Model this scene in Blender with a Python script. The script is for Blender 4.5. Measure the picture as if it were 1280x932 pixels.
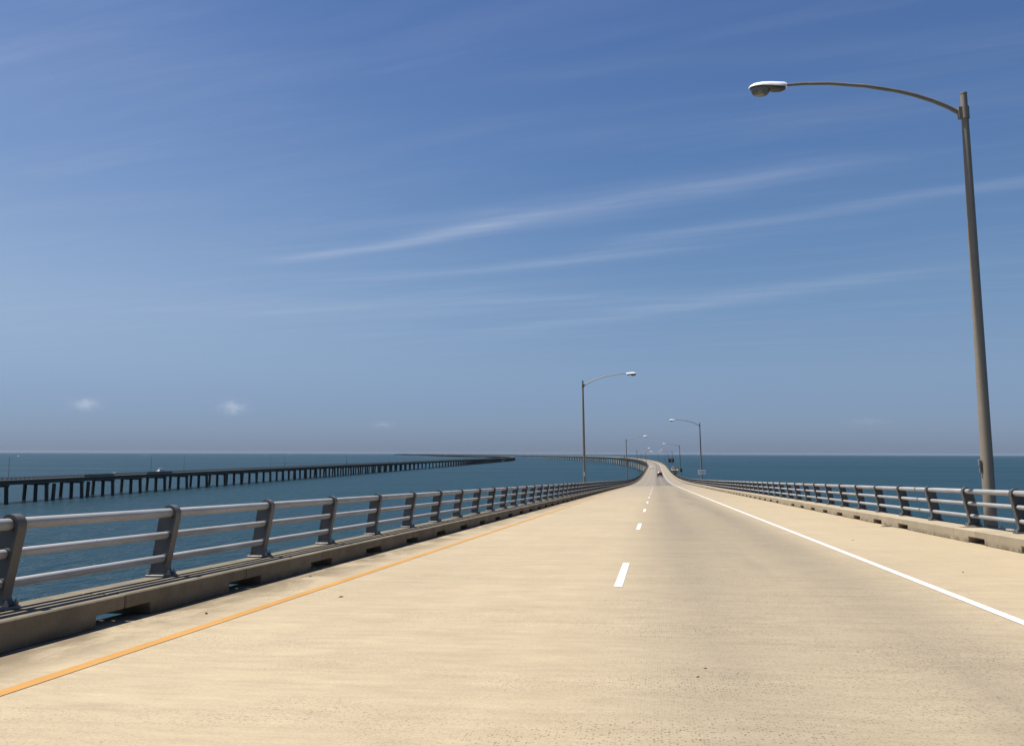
import bpy, bmesh, math, random
from mathutils import Vector, Matrix
random.seed(7)
for _o in list(bpy.data.objects):
    bpy.data.objects.remove(_o)
scene = bpy.context.scene
COL = scene.collection

# ------------------------------------------------------------------ camera
FPX, HZ, ROLL = 1102.4, 100.4, math.atan(0.003)      # focal length in photo pixels, horizon below centre
CAM_Z = 18.3                                         # eye above the sea
pit = math.atan(HZ / FPX)
FW = Vector((0, math.cos(pit), math.sin(pit)))
UP0 = Vector((0, -math.sin(pit), math.cos(pit)))
RT0 = Vector((1, 0, 0))
RT = RT0 * math.cos(ROLL) + UP0 * math.sin(ROLL)
UP = -RT0 * math.sin(ROLL) + UP0 * math.cos(ROLL)
cam_d = bpy.data.cameras.new('camera')
cam = bpy.data.objects.new('camera', cam_d)
COL.objects.link(cam)
cam_d.sensor_width = 36.0
cam_d.lens = FPX / 1280.0 * 36.0
cam_d.clip_start, cam_d.clip_end = 0.1, 200000
cam.matrix_world = Matrix(((RT.x, UP.x, -FW.x, 0), (RT.y, UP.y, -FW.y, 0), (RT.z, UP.z, -FW.z, CAM_Z), (0, 0, 0, 1)))
scene.camera = cam

def ray(x, y):
    """direction of a photo pixel"""
    return (FW * FPX + RT * (x - 640) + UP * (466 - y)).normalized()

# ------------------------------------------------------------------ sky and sun
SUN_EL, SUN_AZ = math.radians(67.5), math.radians(-78)     # azimuth from +Y towards +X
SUN_STRENGTH, SKY_STRENGTH = 4.6, 0.05
world = bpy.data.worlds.new('World')
scene.world = world
world.use_nodes = True

class NT:
    """tiny helper for building node trees"""
    def __init__(s, tree):
        s.t = tree
        s.t.nodes.clear()
    def n(s, typ, **kw):
        nd = s.t.nodes.new(typ)
        for k, v in kw.items():
            if k == 'inp':
                for kk, vv in v.items():
                    s.put(nd.inputs[kk], vv)
            else:
                setattr(nd, k, v)
        return nd
    def put(s, sock, v):
        if isinstance(v, bpy.types.NodeSocket):
            s.t.links.new(v, sock)
        elif isinstance(v, bpy.types.Node):
            s.t.links.new(v.outputs[0], sock)
        else:
            sock.default_value = v
    def m(s, op, a, b=None, c=None, clamp=False):
        nd = s.t.nodes.new('ShaderNodeMath')
        nd.operation = op
        nd.use_clamp = clamp
        s.put(nd.inputs[0], a)
        if b is not None: s.put(nd.inputs[1], b)
        if c is not None: s.put(nd.inputs[2], c)
        return nd.outputs[0]
    def v(s, op, a, b=None, out=0):
        nd = s.t.nodes.new('ShaderNodeVectorMath')
        nd.operation = op
        s.put(nd.inputs[0], a)
        if b is not None:
            s.put(nd.inputs[3] if op == 'SCALE' else nd.inputs[1], b)
        return nd.outputs[out]
    def dot(s, a, b):
        nd = s.t.nodes.new('ShaderNodeVectorMath')
        nd.operation = 'DOT_PRODUCT'
        s.put(nd.inputs[0], a); s.put(nd.inputs[1], b)
        return nd.outputs['Value']
    def mix(s, fac, a, b, blend='MIX'):
        nd = s.t.nodes.new('ShaderNodeMix')
        nd.data_type = 'RGBA'
        nd.blend_type = blend
        s.put(nd.inputs[0], fac); s.put(nd.inputs[6], a); s.put(nd.inputs[7], b)
        return nd.outputs[2]
    def noise(s, vec, scale, detail=4, rough=.55, dist=0.0):
        nd = s.n('ShaderNodeTexNoise', inp={'Scale': scale, 'Detail': detail, 'Roughness': rough, 'Distortion': dist})
        if vec is not None: s.put(nd.inputs['Vector'], vec)
        return nd.outputs['Fac']
    def ss(s, x, a, b, lo=0.0, hi=1.0):
        nd = s.n('ShaderNodeMapRange', interpolation_type='SMOOTHSTEP')
        for i, vv in zip(range(5), (x, a, b, lo, hi)): s.put(nd.inputs[i], vv)
        return nd.outputs[0]
    def lin(s, x, a, b, lo=0.0, hi=1.0):
        nd = s.n('ShaderNodeMapRange')
        for i, vv in zip(range(5), (x, a, b, lo, hi)): s.put(nd.inputs[i], vv)
        return nd.outputs[0]

def rgb(r, g, b): return (r, g, b, 1.0)

w = NT(world.node_tree)
sky = w.n('ShaderNodeTexSky', sky_type='NISHITA', sun_disc=False, sun_elevation=SUN_EL, sun_rotation=SUN_AZ,
          altitude=0.0, air_density=1.0, dust_density=0.3, ozone_density=6.0)
dirv = w.n('ShaderNodeTexCoord').outputs['Generated']
sep = w.n('ShaderNodeSeparateXYZ', inp={0: dirv})
zz = w.m('MAXIMUM', sep.outputs[2], 0.02)
plane = w.n('ShaderNodeCombineXYZ', inp={0: w.m('DIVIDE', sep.outputs[0], zz), 1: w.m('DIVIDE', sep.outputs[1], zz), 2: 0.0}).outputs[0]
warp = w.n('ShaderNodeTexNoise', inp={'Vector': plane, 'Scale': 0.55, 'Detail': 3.0})
warped = w.v('ADD', plane, w.v('SCALE', w.v('SUBTRACT', warp.outputs['Color'], (.5, .5, .5)), 0.35))
def pl(x, y):
    d = ray(x, y)
    return Vector((d.x / d.z, d.y / d.z, 0))
mask = None
# long thin cirrus bands lying on one high cloud layer (end points, half width on the layer, strength)
for (x0, y0, x1, y1, wd, st) in ((310, 334, 700, 262, .075, .13), (470, 296, 1010, 214, .15, .115), (380, 356, 860, 312, .12, .09),
                                 (700, 316, 1330, 218, .10, .12), (560, 425, 1220, 330, .24, .075), (150, 395, 860, 372, .38, .06),
                                 (480, 110, 1250, 40, .07, .035), (600, 190, 1300, 110, .10, .035),
                                 (-300, 60, 250, 20, .6, .05)):
    A, B = pl(x0, y0), pl(x1, y1)
    d = (B - A); L = d.length; d.normalize()
    nn = Vector((-d.y, d.x, 0))
    rel = w.v('SUBTRACT', warped, tuple(A))
    t = w.m('DIVIDE', w.dot(rel, tuple(nn)), wd)
    al = w.m('DIVIDE', w.dot(rel, tuple(d)), L)
    g = w.m('POWER', 2.71828, w.m('MULTIPLY', w.m('MULTIPLY', t, t), -1.0))
    ends = w.m('MULTIPLY', w.ss(al, -0.05, .3), w.ss(al, 1.25, .75))
    b = w.m('MULTIPLY', w.m('MULTIPLY', g, ends), st)
    mask = b if mask is None else w.m('ADD', mask, b)
# fibres along the bands, and a thin veil everywhere
ax = (pl(1280, 232) - pl(300, 333)).normalized()
ay = Vector((-ax.y, ax.x, 0))
fib = w.n('ShaderNodeCombineXYZ', inp={0: w.dot(warped, tuple(ax * .35)), 1: w.dot(warped, tuple(ay * 2.4)), 2: 0.0}).outputs[0]
fn = w.noise(fib, 1.6, 6, .6)
fib2 = w.n('ShaderNodeCombineXYZ', inp={0: w.dot(warped, tuple(ax * 1.3)), 1: w.dot(warped, tuple(ay * 9.0)), 2: 3.0}).outputs[0]
fn2 = w.noise(fib2, 1.5, 6, .65, .6)
mask = w.m('MULTIPLY', mask, w.m('MULTIPLY', w.lin(fn, .3, .7, .5, 1.35), w.lin(fn2, .3, .7, .72, 1.25)))
veil = w.m('MULTIPLY', w.ss(w.m('ADD', w.m('MULTIPLY', fn, .7), w.m('MULTIPLY', fn2, .3)), .42, .8), .06)
mask = w.m('ADD', mask, veil)
# smooth high veil thickening towards the sunward side, low in the sky
vs_ = w.m('MULTIPLY', w.ss(w.m('DIVIDE', sep.outputs[0], w.m('MAXIMUM', w.m('SQRT', w.m('SUBTRACT', 1.0, w.m('MULTIPLY', sep.outputs[2], sep.outputs[2]))), .05)), .25, -.65), w.ss(sep.outputs[2], .55, .10))
mask = w.m('ADD', mask, w.m('MULTIPLY', vs_, .20))
mask = w.m('MULTIPLY', mask, w.ss(sep.outputs[2], .03, .16))
# a few small fair-weather puffs low over the sea
for (x, y, hw, hh, st) in ((107, 505, 11, 5, .34), (291, 509, 11, 5.5, .34), (478, 531, 11, 3.5, .14), (1085, 527, 20, 4, .07)):
    c = ray(x, y)
    sx = Vector((c.y, -c.x, 0)).normalized(); sy = sx.cross(c)
    nw = w.n('ShaderNodeTexNoise', inp={'Vector': dirv, 'Scale': 160.0, 'Detail': 3.0})
    rel = w.v('ADD', w.v('SUBTRACT', dirv, tuple(c)), w.v('SCALE', w.v('SUBTRACT', nw.outputs['Color'], (.5, .5, .5)), .012))
    a = w.m('DIVIDE', w.dot(rel, tuple(sx)), hw / FPX)
    b = w.m('DIVIDE', w.dot(rel, tuple(sy)), hh / FPX)
    r2 = w.m('ADD', w.m('MULTIPLY', a, a), w.m('MULTIPLY', b, b))
    f = w.m('MULTIPLY', w.dot(dirv, tuple(c)), 1.0)
    g = w.m('MULTIPLY', w.m('POWER', 2.71828, w.m('MULTIPLY', r2, -1.0)), w.m('MULTIPLY', w.m('GREATER_THAN', f, 0.5), st))
    mask = w.m('ADD', mask, g)
mask = w.m('MINIMUM', mask, 0.8)
# sea haze: the clear-air sky loses its yellow glow towards the horizon, evenly all round
ramp = w.n('ShaderNodeValToRGB', inp={0: w.m('MULTIPLY', sep.outputs[2], 2.0)})
cr = ramp.color_ramp
cr.interpolation = 'B_SPLINE'
K_ = 1.35
for ps, cc in ((0.0, (.46, .58, .97)), (.05, (.48, .60, .98)), (.18, (.84, .82, .95)), (.34, (1.0, 1.0, 1.02)), (.6, (.86, 1.0, 1.12)), (1.0, (.87, .95, 1.17))):
    if ps in (0.0, 1.0): e_ = cr.elements[0 if ps == 0.0 else -1]
    else: e_ = cr.elements.new(ps)
    e_.position = ps
    e_.color = rgb(*(q / K_ for q in cc))
skyc = w.v('SCALE', w.mix(1.0, sky.outputs[0], ramp.outputs[0], 'MULTIPLY'), K_)
CLOUD = rgb(7.9, 8.4, 9.7)
full = w.mix(mask, skyc, CLOUD)
bg = w.n('ShaderNodeBackground', inp={'Color': full, 'Strength': SKY_STRENGTH})
wo = w.n('ShaderNodeOutputWorld', inp={'Surface': bg.outputs[0]})

sun_d = bpy.data.lights.new('sun', 'SUN')
sun_d.energy = SUN_STRENGTH
sun_d.angle = math.radians(0.53)
sun_d.color = (1.0, 0.955, 0.88)
sun = bpy.data.objects.new('sun', sun_d)
COL.objects.link(sun)
to_sun = Vector((math.sin(SUN_AZ) * math.cos(SUN_EL), math.cos(SUN_AZ) * math.cos(SUN_EL), math.sin(SUN_EL)))
sun.rotation_euler = to_sun.to_track_quat('Z', 'Y').to_euler()

scene.view_settings.view_transform = 'Standard'
scene.view_settings.look = 'None'
scene.view_settings.exposure = 0.766
scene.view_settings.gamma = 1.0
scene.view_settings.use_curve_mapping = False

# ------------------------------------------------------------------ materials
def mat(name):
    m = bpy.data.materials.new(name)
    m.use_nodes = True
    t = NT(m.node_tree)
    out = t.n('ShaderNodeOutputMaterial')
    p = t.n('ShaderNodeBsdfPrincipled')
    t.put(out.inputs['Surface'], p.outputs[0])
    return m, t, p
def bump(t, p, h, strength, dist):
    b = t.n('ShaderNodeBump', inp={'Height': h, 'Strength': strength, 'Distance': dist})
    t.put(p.inputs['Normal'], b.outputs[0])
def simple(name, col, rough=.6, metal=0.0, var=.12, scale=6.0, bstr=.1, spec=.5, coat=0.0):
    m, t, p = mat(name)
    co = t.n('ShaderNodeTexCoord').outputs['Object']
    n1 = t.noise(co, scale, 5, .6)
    n2 = t.noise(co, scale * 7, 3, .6)
    f = t.m('ADD', t.m('MULTIPLY', n1, .65), t.m('MULTIPLY', n2, .35))
    info = t.n('ShaderNodeObjectInfo')
    f = t.m('ADD', f, t.m('MULTIPLY', t.m('SUBTRACT', info.outputs['Random'], .5), .35))
    k = t.lin(f, .25, .75, 1 - var, 1 + var)
    c = t.v('SCALE', tuple(col[:3]), k)
    t.put(p.inputs['Base Color'], c)
    t.put(p.inputs['Roughness'], t.lin(n1, .3, .7, max(rough - .08, .05), min(rough + .1, 1)))
    p.inputs['Metallic'].default_value = metal
    p.inputs['Specular IOR Level'].default_value = spec
    p.inputs['Coat Weight'].default_value = coat
    if bstr: bump(t, p, n2, bstr, .004)
    return m

def road_material(name, far=False):
    m, t, p = mat(name)
    uv = t.n('ShaderNodeUVMap', uv_map='road').outputs[0]      # x = metres across, y = metres along
    s = t.n('ShaderNodeSeparateXYZ', inp={0: uv})
    U, V = s.outputs[0], s.outputs[1]
    def scaled(a, b): return t.n('ShaderNodeCombineXYZ', inp={0: t.m('MULTIPLY', U, a), 1: t.m('MULTIPLY', V, b), 2: 0.0}).outputs[0]
    streak = t.noise(scaled(.42, 2.6), 1.0, 7, .70, .8)
    streak2 = t.noise(scaled(1.6, 9.0), 1.0, 5, .65, .5)
    blot = t.noise(scaled(.35, .12), 1.0, 5, .6)
    along = t.noise(scaled(2.2, .035), 1.0, 4, .6)
    fine = t.noise(uv, 42.0, 6, .75)
    spk = t.n('ShaderNodeTexVoronoi', inp={'Vector': scaled(1.0, 1.6), 'Scale': 52.0, 'Randomness': 1.0})
    def gau(c, wd): 
        x = t.m('DIVIDE', t.m('SUBTRACT', U, c), wd)
        return t.m('POWER', 2.71828, t.m('MULTIPLY', t.m('MULTIPLY', x, x), -1.0))
    # greyer worn right lane, worn wheel paths
    lane = t.m('MULTIPLY', t.ss(U, -1.3, .5), t.ss(U, 3.6, 2.3))
    wheel = t.m('ADD', t.m('ADD', gau(.5, .45), gau(2.25, .45)), t.m('MULTIPLY', t.m('ADD', gau(-3.1, .4), gau(-1.35, .4)), .45))
    if not far:
        c1, c2 = rgb(.352, .285, .188), rgb(.222, .186, .132)
    else:
        c1, c2 = rgb(.215, .186, .148), rgb(.165, .147, .125)
    f = t.m('MULTIPLY', t.m('MULTIPLY', lane, t.lin(blot, .3, .7, .6, 1.05)), t.ss(V, 3.0, 24.0, .55, 1.0))
    f = t.m('ADD', f, t.m('MULTIPLY', t.m('SUBTRACT', wheel, .3), .22), clamp=True)
    if not far:
        c1 = t.mix(t.ss(V, 15.0, 150.0), c1, rgb(.262, .221, .165))     # older, greyer pours farther down the slope
    col = t.mix(f, c1, c2)
    # light and dark brushed bands straight across the deck
    k = t.lin(streak, .25, .75, .91, 1.08)
    mott = t.noise(scaled(2.2, 5.0), 1.0, 6, .72, .3)
    k = t.m('MULTIPLY', k, t.lin(mott, .25, .75, .90, 1.09))
    k = t.m('MULTIPLY', k, t.lin(streak2, .25, .75, .92, 1.07))
    k = t.m('MULTIPLY', k, t.lin(blot, .25, .75, .93, 1.06))
    k = t.m('MULTIPLY', k, t.lin(along, .25, .75, .975, 1.025))
    k = t.m('MULTIPLY', k, t.lin(fine, .3, .7, .87, 1.11))
    if far:
        k = t.m('MULTIPLY', k, t.lin(t.m('MULTIPLY', wheel, t.lin(along, .3, .7, .6, 1.2)), 0.0, 1.0, 1.0, .80))
    col = t.v('SCALE', col, k)
    # dark specks of aggregate where the paste has worn away
    patch = t.noise(scaled(.35, .8), 1.0, 4, .6)
    dot_ = t.m('MULTIPLY', t.ss(t.m('ADD', spk.outputs['Distance'], t.lin(fine, .3, .7, -.12, .12)), .44, .2), t.m('GREATER_THAN', t.n('ShaderNodeSeparateColor', inp={0: spk.outputs['Color']}).outputs[0], .62))
    dot_ = t.m('MULTIPLY', dot_, t.m('ADD', t.m('MULTIPLY', t.ss(patch, .40, .66), .8), t.m('MULTIPLY', lane, .45)))
    pit_ = t.m('MULTIPLY', t.ss(t.noise(scaled(.8, 1.5), 70.0, 4, .7), .64, .74), .7)
    dk = t.m('MAXIMUM', dot_, pit_)
    col = t.mix(dk, col, rgb(.085, .07, .05))
    # dirt washed along the left kerb, pale sand on the right shoulder
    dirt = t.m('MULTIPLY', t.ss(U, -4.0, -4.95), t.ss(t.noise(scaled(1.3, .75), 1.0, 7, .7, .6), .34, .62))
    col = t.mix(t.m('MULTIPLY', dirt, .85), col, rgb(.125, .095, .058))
    sand = t.m('MULTIPLY', t.ss(U, 3.1, 4.2), t.ss(t.noise(scaled(.5, .35), 1.0, 5, .6), .35, .65))
    col = t.mix(t.m('MULTIPLY', sand, .45), col, rgb(.335, .262, .160))
    # tyre rubber drawn out along the right lane
    rub = t.m('MULTIPLY', t.m('ADD', gau(1.9, .55), t.m('MULTIPLY', gau(.9, .35), .6)), t.ss(t.noise(scaled(.8, .05), 1.0, 4, .6), .48, .72))
    col = t.mix(t.m('MULTIPLY', rub, .42), col, rgb(.10, .088, .075))
    t.put(p.inputs['Base Color'], col)
    p.inputs['Roughness'].default_value = .9
    p.inputs['Specular IOR Level'].default_value = .25
    h = t.m('ADD', t.m('ADD', fine, t.m('MULTIPLY', streak2, 1.1)), t.m('MULTIPLY', dk, -1.2))
    bump(t, p, h, .5, .006)
    return m

def paint_material(name, col, chip, chipcol, centre, half):
    m, t, p = mat(name)
    uv = t.n('ShaderNodeUVMap', uv_map='road').outputs[0]
    U = t.n('ShaderNodeSeparateXYZ', inp={0: uv}).outputs[0]
    edge = t.m('DIVIDE', t.m('ABSOLUTE', t.m('SUBTRACT', U, centre)), half)
    n1 = t.noise(uv, 26.0, 6, .75)
    n2 = t.noise(uv, 1.1, 5, .65)
    n3 = t.noise(uv, 130.0, 3, .7)
    k = t.m('MULTIPLY', t.lin(n2, .3, .7, .86, 1.08), t.lin(n3, .3, .7, .9, 1.07))
    c = t.v('SCALE', tuple(col), k)
    V = t.n('ShaderNodeSeparateXYZ', inp={0: uv}).outputs[1]
    wear = t.m('ADD', t.m('ADD', t.ss(V, 30.0, 140.0, 0.0, .11 if col[2] < .1 else 0.0), t.m('ADD', t.m('MULTIPLY', n1, .75), t.m('MULTIPLY', n2, .25))), t.ss(edge, .72, 1.0, 0.0, .17))
    c = t.mix(t.m('MULTIPLY', t.ss(wear, chip - .05, chip + .05), .9), c, rgb(*chipcol))
    t.put(p.inputs['Base Color'], c)
    p.inputs['Roughness'].default_value = .75
    bump(t, p, n3, .35, .003)
    return m

def curb_material(name, ca, cb):
    m, t, p = mat(name)
    co = t.n('ShaderNodeTexCoord').outputs['Object']
    info = t.n('ShaderNodeObjectInfo')
    off = t.v('ADD', co, t.v('SCALE', (37.0, 91.0, 11.0), info.outputs['Random']))
    n1 = t.noise(off, 1.6, 6, .65)
    n2 = t.noise(off, 30.0, 5, .7)
    s = t.n('ShaderNodeSeparateXYZ', inp={0: co})
    c = t.mix(t.ss(n1, .3, .7), ca, cb)
    # splash dirt and lichen low on the face, runs down from the top
    low = t.m('MULTIPLY', t.ss(s.outputs[2], .13, .01), t.ss(t.noise(off, 3.2, 6, .7), .34, .62))
    c = t.mix(t.m('MULTIPLY', low, .7), c, rgb(.055, .044, .030))
    runs = t.noise(t.v('MULTIPLY', off, (1.0, 7.0, .6)), 1.5, 4, .6)
    c = t.mix(t.m('MULTIPLY', t.ss(runs, .58, .75), .35), c, rgb(.11, .09, .063))
    c = t.v('SCALE', c, t.m('MULTIPLY', t.lin(n2, .3, .7, .9, 1.08), t.lin(info.outputs['Random'], 0, 1, .93, 1.06)))
    t.put(p.inputs['Base Color'], c)
    p.inputs['Roughness'].default_value = .92
    p.inputs['Specular IOR Level'].default_value = .25
    bump(t, p, t.m('ADD', n2, n1), .5, .008)
    return m

def rail_material():
    m, t, p = mat('weathered_aluminium')
    co = t.n('ShaderNodeTexCoord').outputs['Object']
    info = t.n('ShaderNodeObjectInfo')
    off = t.v('ADD', co, t.v('SCALE', (17.0, 53.0, 29.0), info.outputs['Random']))
    n1 = t.noise(t.v('MULTIPLY', off, (6.0, 1.2, 6.0)), 1.0, 6, .7)
    n2 = t.noise(off, 45.0, 4, .7)
    c = t.mix(t.ss(n1, .35, .7), rgb(.345, .345, .35), rgb(.25, .247, .24))
    spot = t.ss(t.noise(off, 9.0, 4, .7), .62, .72)
    c = t.mix(t.m('MULTIPLY', spot, .4), c, rgb(.15, .135, .115))
    c = t.v('SCALE', c, t.m('MULTIPLY', t.lin(n2, .3, .7, .92, 1.06), t.lin(info.outputs['Random'], 0, 1, .94, 1.05)))
    t.put(p.inputs['Base Color'], c)
    p.inputs['Metallic'].default_value = .15
    t.put(p.inputs['Roughness'], t.lin(n1, .3, .7, .5, .68))
    bump(t, p, n2, .12, .003)
    return m

def sea_material():
    m, t, p = mat('sea_water')
    geo = t.n('ShaderNodeNewGeometry').outputs['Position']
    pos = t.v('MULTIPLY', geo, (1.0, 1.0, 0.0))
    rot = t.n('ShaderNodeVectorRotate', rotation_type='Z_AXIS', inp={'Vector': pos, 'Angle': .5}).outputs[0]
    st = t.v('MULTIPLY', rot, (1.0, .55, 1.0))
    swell = t.noise(st, .055, 4, .5)
    chop = t.noise(st, .30, 4, .58, .6)
    rip = t.noise(st, 1.1, 5, .65)
    wind = t.noise(t.v('MULTIPLY', pos, (.35, 1.0, 1.0)), .0045, 6, .62)
    slick = t.noise(t.v('MULTIPLY', rot, (.12, 1.0, 1.0)), .006, 4, .6)
    h = t.m('ADD', t.m('ADD', t.m('MULTIPLY', swell, 1.5), t.m('MULTIPLY', chop, 2.2)), t.m('MULTIPLY', rip, .55))
    b = t.n('ShaderNodeBump', inp={'Height': h, 'Distance': 1.0})
    t.put(b.inputs['Strength'], t.lin(wind, .3, .7, .75, 1.0))
    t.put(p.inputs['Normal'], b.outputs[0])
    c = t.mix(t.ss(wind, .32, .68), SEA_A, SEA_B)
    c = t.mix(t.m('MULTIPLY', t.ss(slick, .55, .75), .5), c, SEA_C)
    t.put(p.inputs['Base Color'], c)
    p.inputs['IOR'].default_value = 1.333
    t.put(p.inputs['Roughness'], t.lin(wind, .3, .7, .30, .38))
    p.inputs['Specular IOR Level'].default_value = .30
    return m
SEA_A, SEA_B, SEA_C = rgb(.003, .022, .030), rgb(.005, .030, .036), rgb(.008, .038, .044)

M = {}
M['road'] = road_material('worn_deck_concrete')
M['road_far'] = road_material('grey_deck_surface', far=True)
M['yellow'] = paint_material('yellow_line_paint', (.41, .200, .034), .63, (.30, .24, .15), -4.11, .060)
M['white'] = paint_material('white_line_paint', (.60, .59, .56), .65, (.31, .26, .18), 3.21, .054)
M['dash'] = paint_material('white_dash_paint', (.60, .59, .56), .65, (.31, .26, .18), -.47, .053)
M['worn_yellow'] = paint_material('worn_yellow_line_paint', (.26, .20, .11), .5, (.20, .17, .13), -4.11, .060)
M['worn_white'] = paint_material('worn_white_line_paint', (.27, .25, .22), .5, (.20, .18, .15), -.47, .053)
M['curb'] = curb_material('grimy_shade_curb_concrete', rgb(.125, .107, .076), rgb(.190, .160, .112))  # grimy concrete, its colour also darkened to deepen the shade on the face
M['curb_sunlit'] = curb_material('sandy_sunlit_curb_concrete', rgb(.290, .243, .168), rgb(.345, .286, .198))  # sandy concrete, its colour also lightened to stand for sun on the face
M['rail'] = rail_material()
M['post'] = simple('dark_weathered_post_metal', (.100, .099, .094), .55, .35, .18, 8, .15)
M['bolt'] = simple('dull_zinc', (.26, .25, .235), .5, .6, .2, 20, .1)
M['sleeve'] = simple('dull_sleeve_metal', (.14, .14, .14), .5, .5, .15, 12, .1)
M['pole'] = simple('weathered_pole_metal', (.220, .190, .145), .6, .15, .14, 3, .15)
M['arm'] = simple('weathered_arm_metal', (.20, .19, .165), .55, .3, .35, 1.6, .1)
M['lamp_top'] = simple('white_lamp_housing', (.80, .80, .78), .4, 0, .05, 5, .05)
M['lamp_under'] = simple('grey_lamp_door', (.09, .09, .08), .5, .2, .2, 9, .1)
M['lens'] = simple('clouded_lamp_glass', (.15, .15, .125), .22, 0, .15, 12, .03, .6)
M['sea'] = sea_material()
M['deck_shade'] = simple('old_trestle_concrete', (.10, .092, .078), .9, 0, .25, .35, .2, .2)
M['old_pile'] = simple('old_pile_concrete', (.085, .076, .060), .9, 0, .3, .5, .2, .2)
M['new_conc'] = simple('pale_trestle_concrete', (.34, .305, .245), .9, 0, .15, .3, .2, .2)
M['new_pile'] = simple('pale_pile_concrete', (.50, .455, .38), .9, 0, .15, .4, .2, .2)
M['rust'] = simple('brown_guard_panel', (.17, .12, .075), .8, 0, .3, 2, .2)
M['signwhite'] = simple('white_sign_sheet', (.80, .80, .82), .5, 0, .04, 4, 0)
M['signback'] = simple('black_sign_housing', (.012, .013, .014), .6, 0, .2, 6, .05)
M['red_lit'] = simple('dark_red_sign_lens', (.22, .03, .02), .4, 0, .1, 6, 0)
M['letters'] = simple('grey_sign_print', (.25, .25, .28), .6, 0, .05, 4, 0)
M['amber'] = simple('yellow_orange_sign_sheet', (.68, .36, .03), .5, 0, .08, 6, 0)
M['whitepaint'] = simple('white_vehicle_paint', (.72, .72, .72), .3, 0, .04, 3, 0, .5, .5)
M['greypaint'] = simple('pale_grey_vehicle_paint', (.30, .31, .32), .4, 0, .04, 3, 0, .5, .2)
M['redpaint'] = simple('dark_red_vehicle_paint', (.17, .018, .02), .3, 0, .06, 3, 0, .5, .6)
M['darkpaint'] = simple('charcoal_vehicle_paint', (.02, .022, .026), .3, 0, .06, 3, 0, .5, .6)
M['glass'] = simple('vehicle_glass', (.012, .015, .018), .08, 0, .05, 3, 0, .7)
M['tyre'] = simple('tyre_rubber', (.018, .018, .018), .85, 0, .15, 20, .2)
M['rim'] = simple('wheel_rim', (.45, .45, .46), .35, .7, .08, 9, 0)
M['taillight'] = simple('red_lamp_plastic', (.40, .012, .012), .25, 0, .05, 9, 0)
M['plastic'] = simple('black_trim_plastic', (.03, .03, .03), .6, 0, .1, 9, 0)
M['plinth'] = simple('plinth_concrete', (.24, .205, .15), .9, 0, .16, 3, .3, .25)
M['debris'] = simple('dark_debris', (.045, .035, .025), .85, 0, .3, 30, .2)
M['siglens'] = simple('pale_signal_lens', (.75, .78, .74), .3, 0, .03, 5, 0)

# ------------------------------------------------------------------ mesh helpers
class MB:
    def __init__(s): s.v, s.f = [], []
    def add(s, vs, fs):
        o = len(s.v)
        s.v += [tuple(q) for q in vs]
        s.f += [tuple(i + o for i in q) for q in fs]
        return s
    def box(s, c, d, mtx=None):
        x, y, z = c; a, b, e = d[0] / 2, d[1] / 2, d[2] / 2
        vs = [Vector((x + i * a, y + j * b, z + k * e)) for k in (-1, 1) for j in (-1, 1) for i in (-1, 1)]
        if mtx: vs = [mtx @ q for q in vs]
        return s.add(vs, [(0, 2, 3, 1), (4, 5, 7, 6), (0, 1, 5, 4), (2, 6, 7, 3), (0, 4, 6, 2), (1, 3, 7, 5)])
    def tube(s, pts, rads, n=12, squash=1.0, caps=True):
        pts = [Vector(q) for q in pts]
        if not isinstance(rads, (list, tuple)): rads = [rads] * len(pts)
        ref = None; rings = []
        for i, q in enumerate(pts):
            d = (pts[min(i + 1, len(pts) - 1)] - pts[max(i - 1, 0)]).normalized()
            if ref is None:
                ref = Vector((0, 0, 1)) if abs(d.z) < .9 else Vector((1, 0, 0))
            a = d.cross(ref).normalized(); b = a.cross(d).normalized(); ref = b
            rings.append([q + (a * math.cos(2 * math.pi * k / n) + b * math.sin(2 * math.pi * k / n) * squash) * rads[i] for k in range(n)])
        vs = [q for r in rings for q in r]
        fs = [(i * n + k, i * n + (k + 1) % n, (i + 1) * n + (k + 1) % n, (i + 1) * n + k) for i in range(len(pts) - 1) for k in range(n)]
        if caps: fs += [tuple(range(n - 1, -1, -1)), tuple((len(pts) - 1) * n + k for k in range(n))]
        return s.add(vs, fs)
    def prism(s, poly, axis, a, b):
        """polygon of 2D points extruded along axis 0/1/2 from a to b"""
        def mk(p, t):
            return {0: (t, p[0], p[1]), 1: (p[0], t, p[1]), 2: (p[0], p[1], t)}[axis]
        n = len(poly)
        vs = [mk(p, a) for p in poly] + [mk(p, b) for p in poly]
        fs = [tuple(range(n)), tuple(range(2 * n - 1, n - 1, -1))] + [(k, k + n, (k + 1) % n + n, (k + 1) % n) for k in range(n)]
        return s.add(vs, fs)
    def loft(s, rings):
        n = len(rings[0]); vs = [q for r in rings for q in r]
        fs = [(i * n + k, i * n + (k + 1) % n, (i + 1) * n + (k + 1) % n, (i + 1) * n + k) for i in range(len(rings) - 1) for k in range(n)]
        fs += [tuple(range(n - 1, -1, -1)), tuple((len(rings) - 1) * n + k for k in range(n))]
        return s.add(vs, fs)
    def mesh(s, name, material, smooth=False, bevel=0.0, segs=1):
        me = bpy.data.meshes.new(name)
        me.from_pydata(s.v, [], s.f)
        bm = bmesh.new(); bm.from_mesh(me)
        bmesh.ops.recalc_face_normals(bm, faces=bm.faces)
        if bevel:
            es = [e for e in bm.edges if len(e.link_faces) == 2 and e.calc_face_angle(0) > .6]
            bmesh.ops.bevel(bm, geom=es, offset=bevel, segments=segs, affect='EDGES', profile=.5)
        if smooth:
            for f in bm.faces: f.smooth = True
            for e in bm.edges:
                if len(e.link_faces) == 2 and e.calc_face_angle(0) > .7: e.smooth = False
        bm.to_mesh(me); bm.free()
        me.materials.append(material)
        return me
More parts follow.
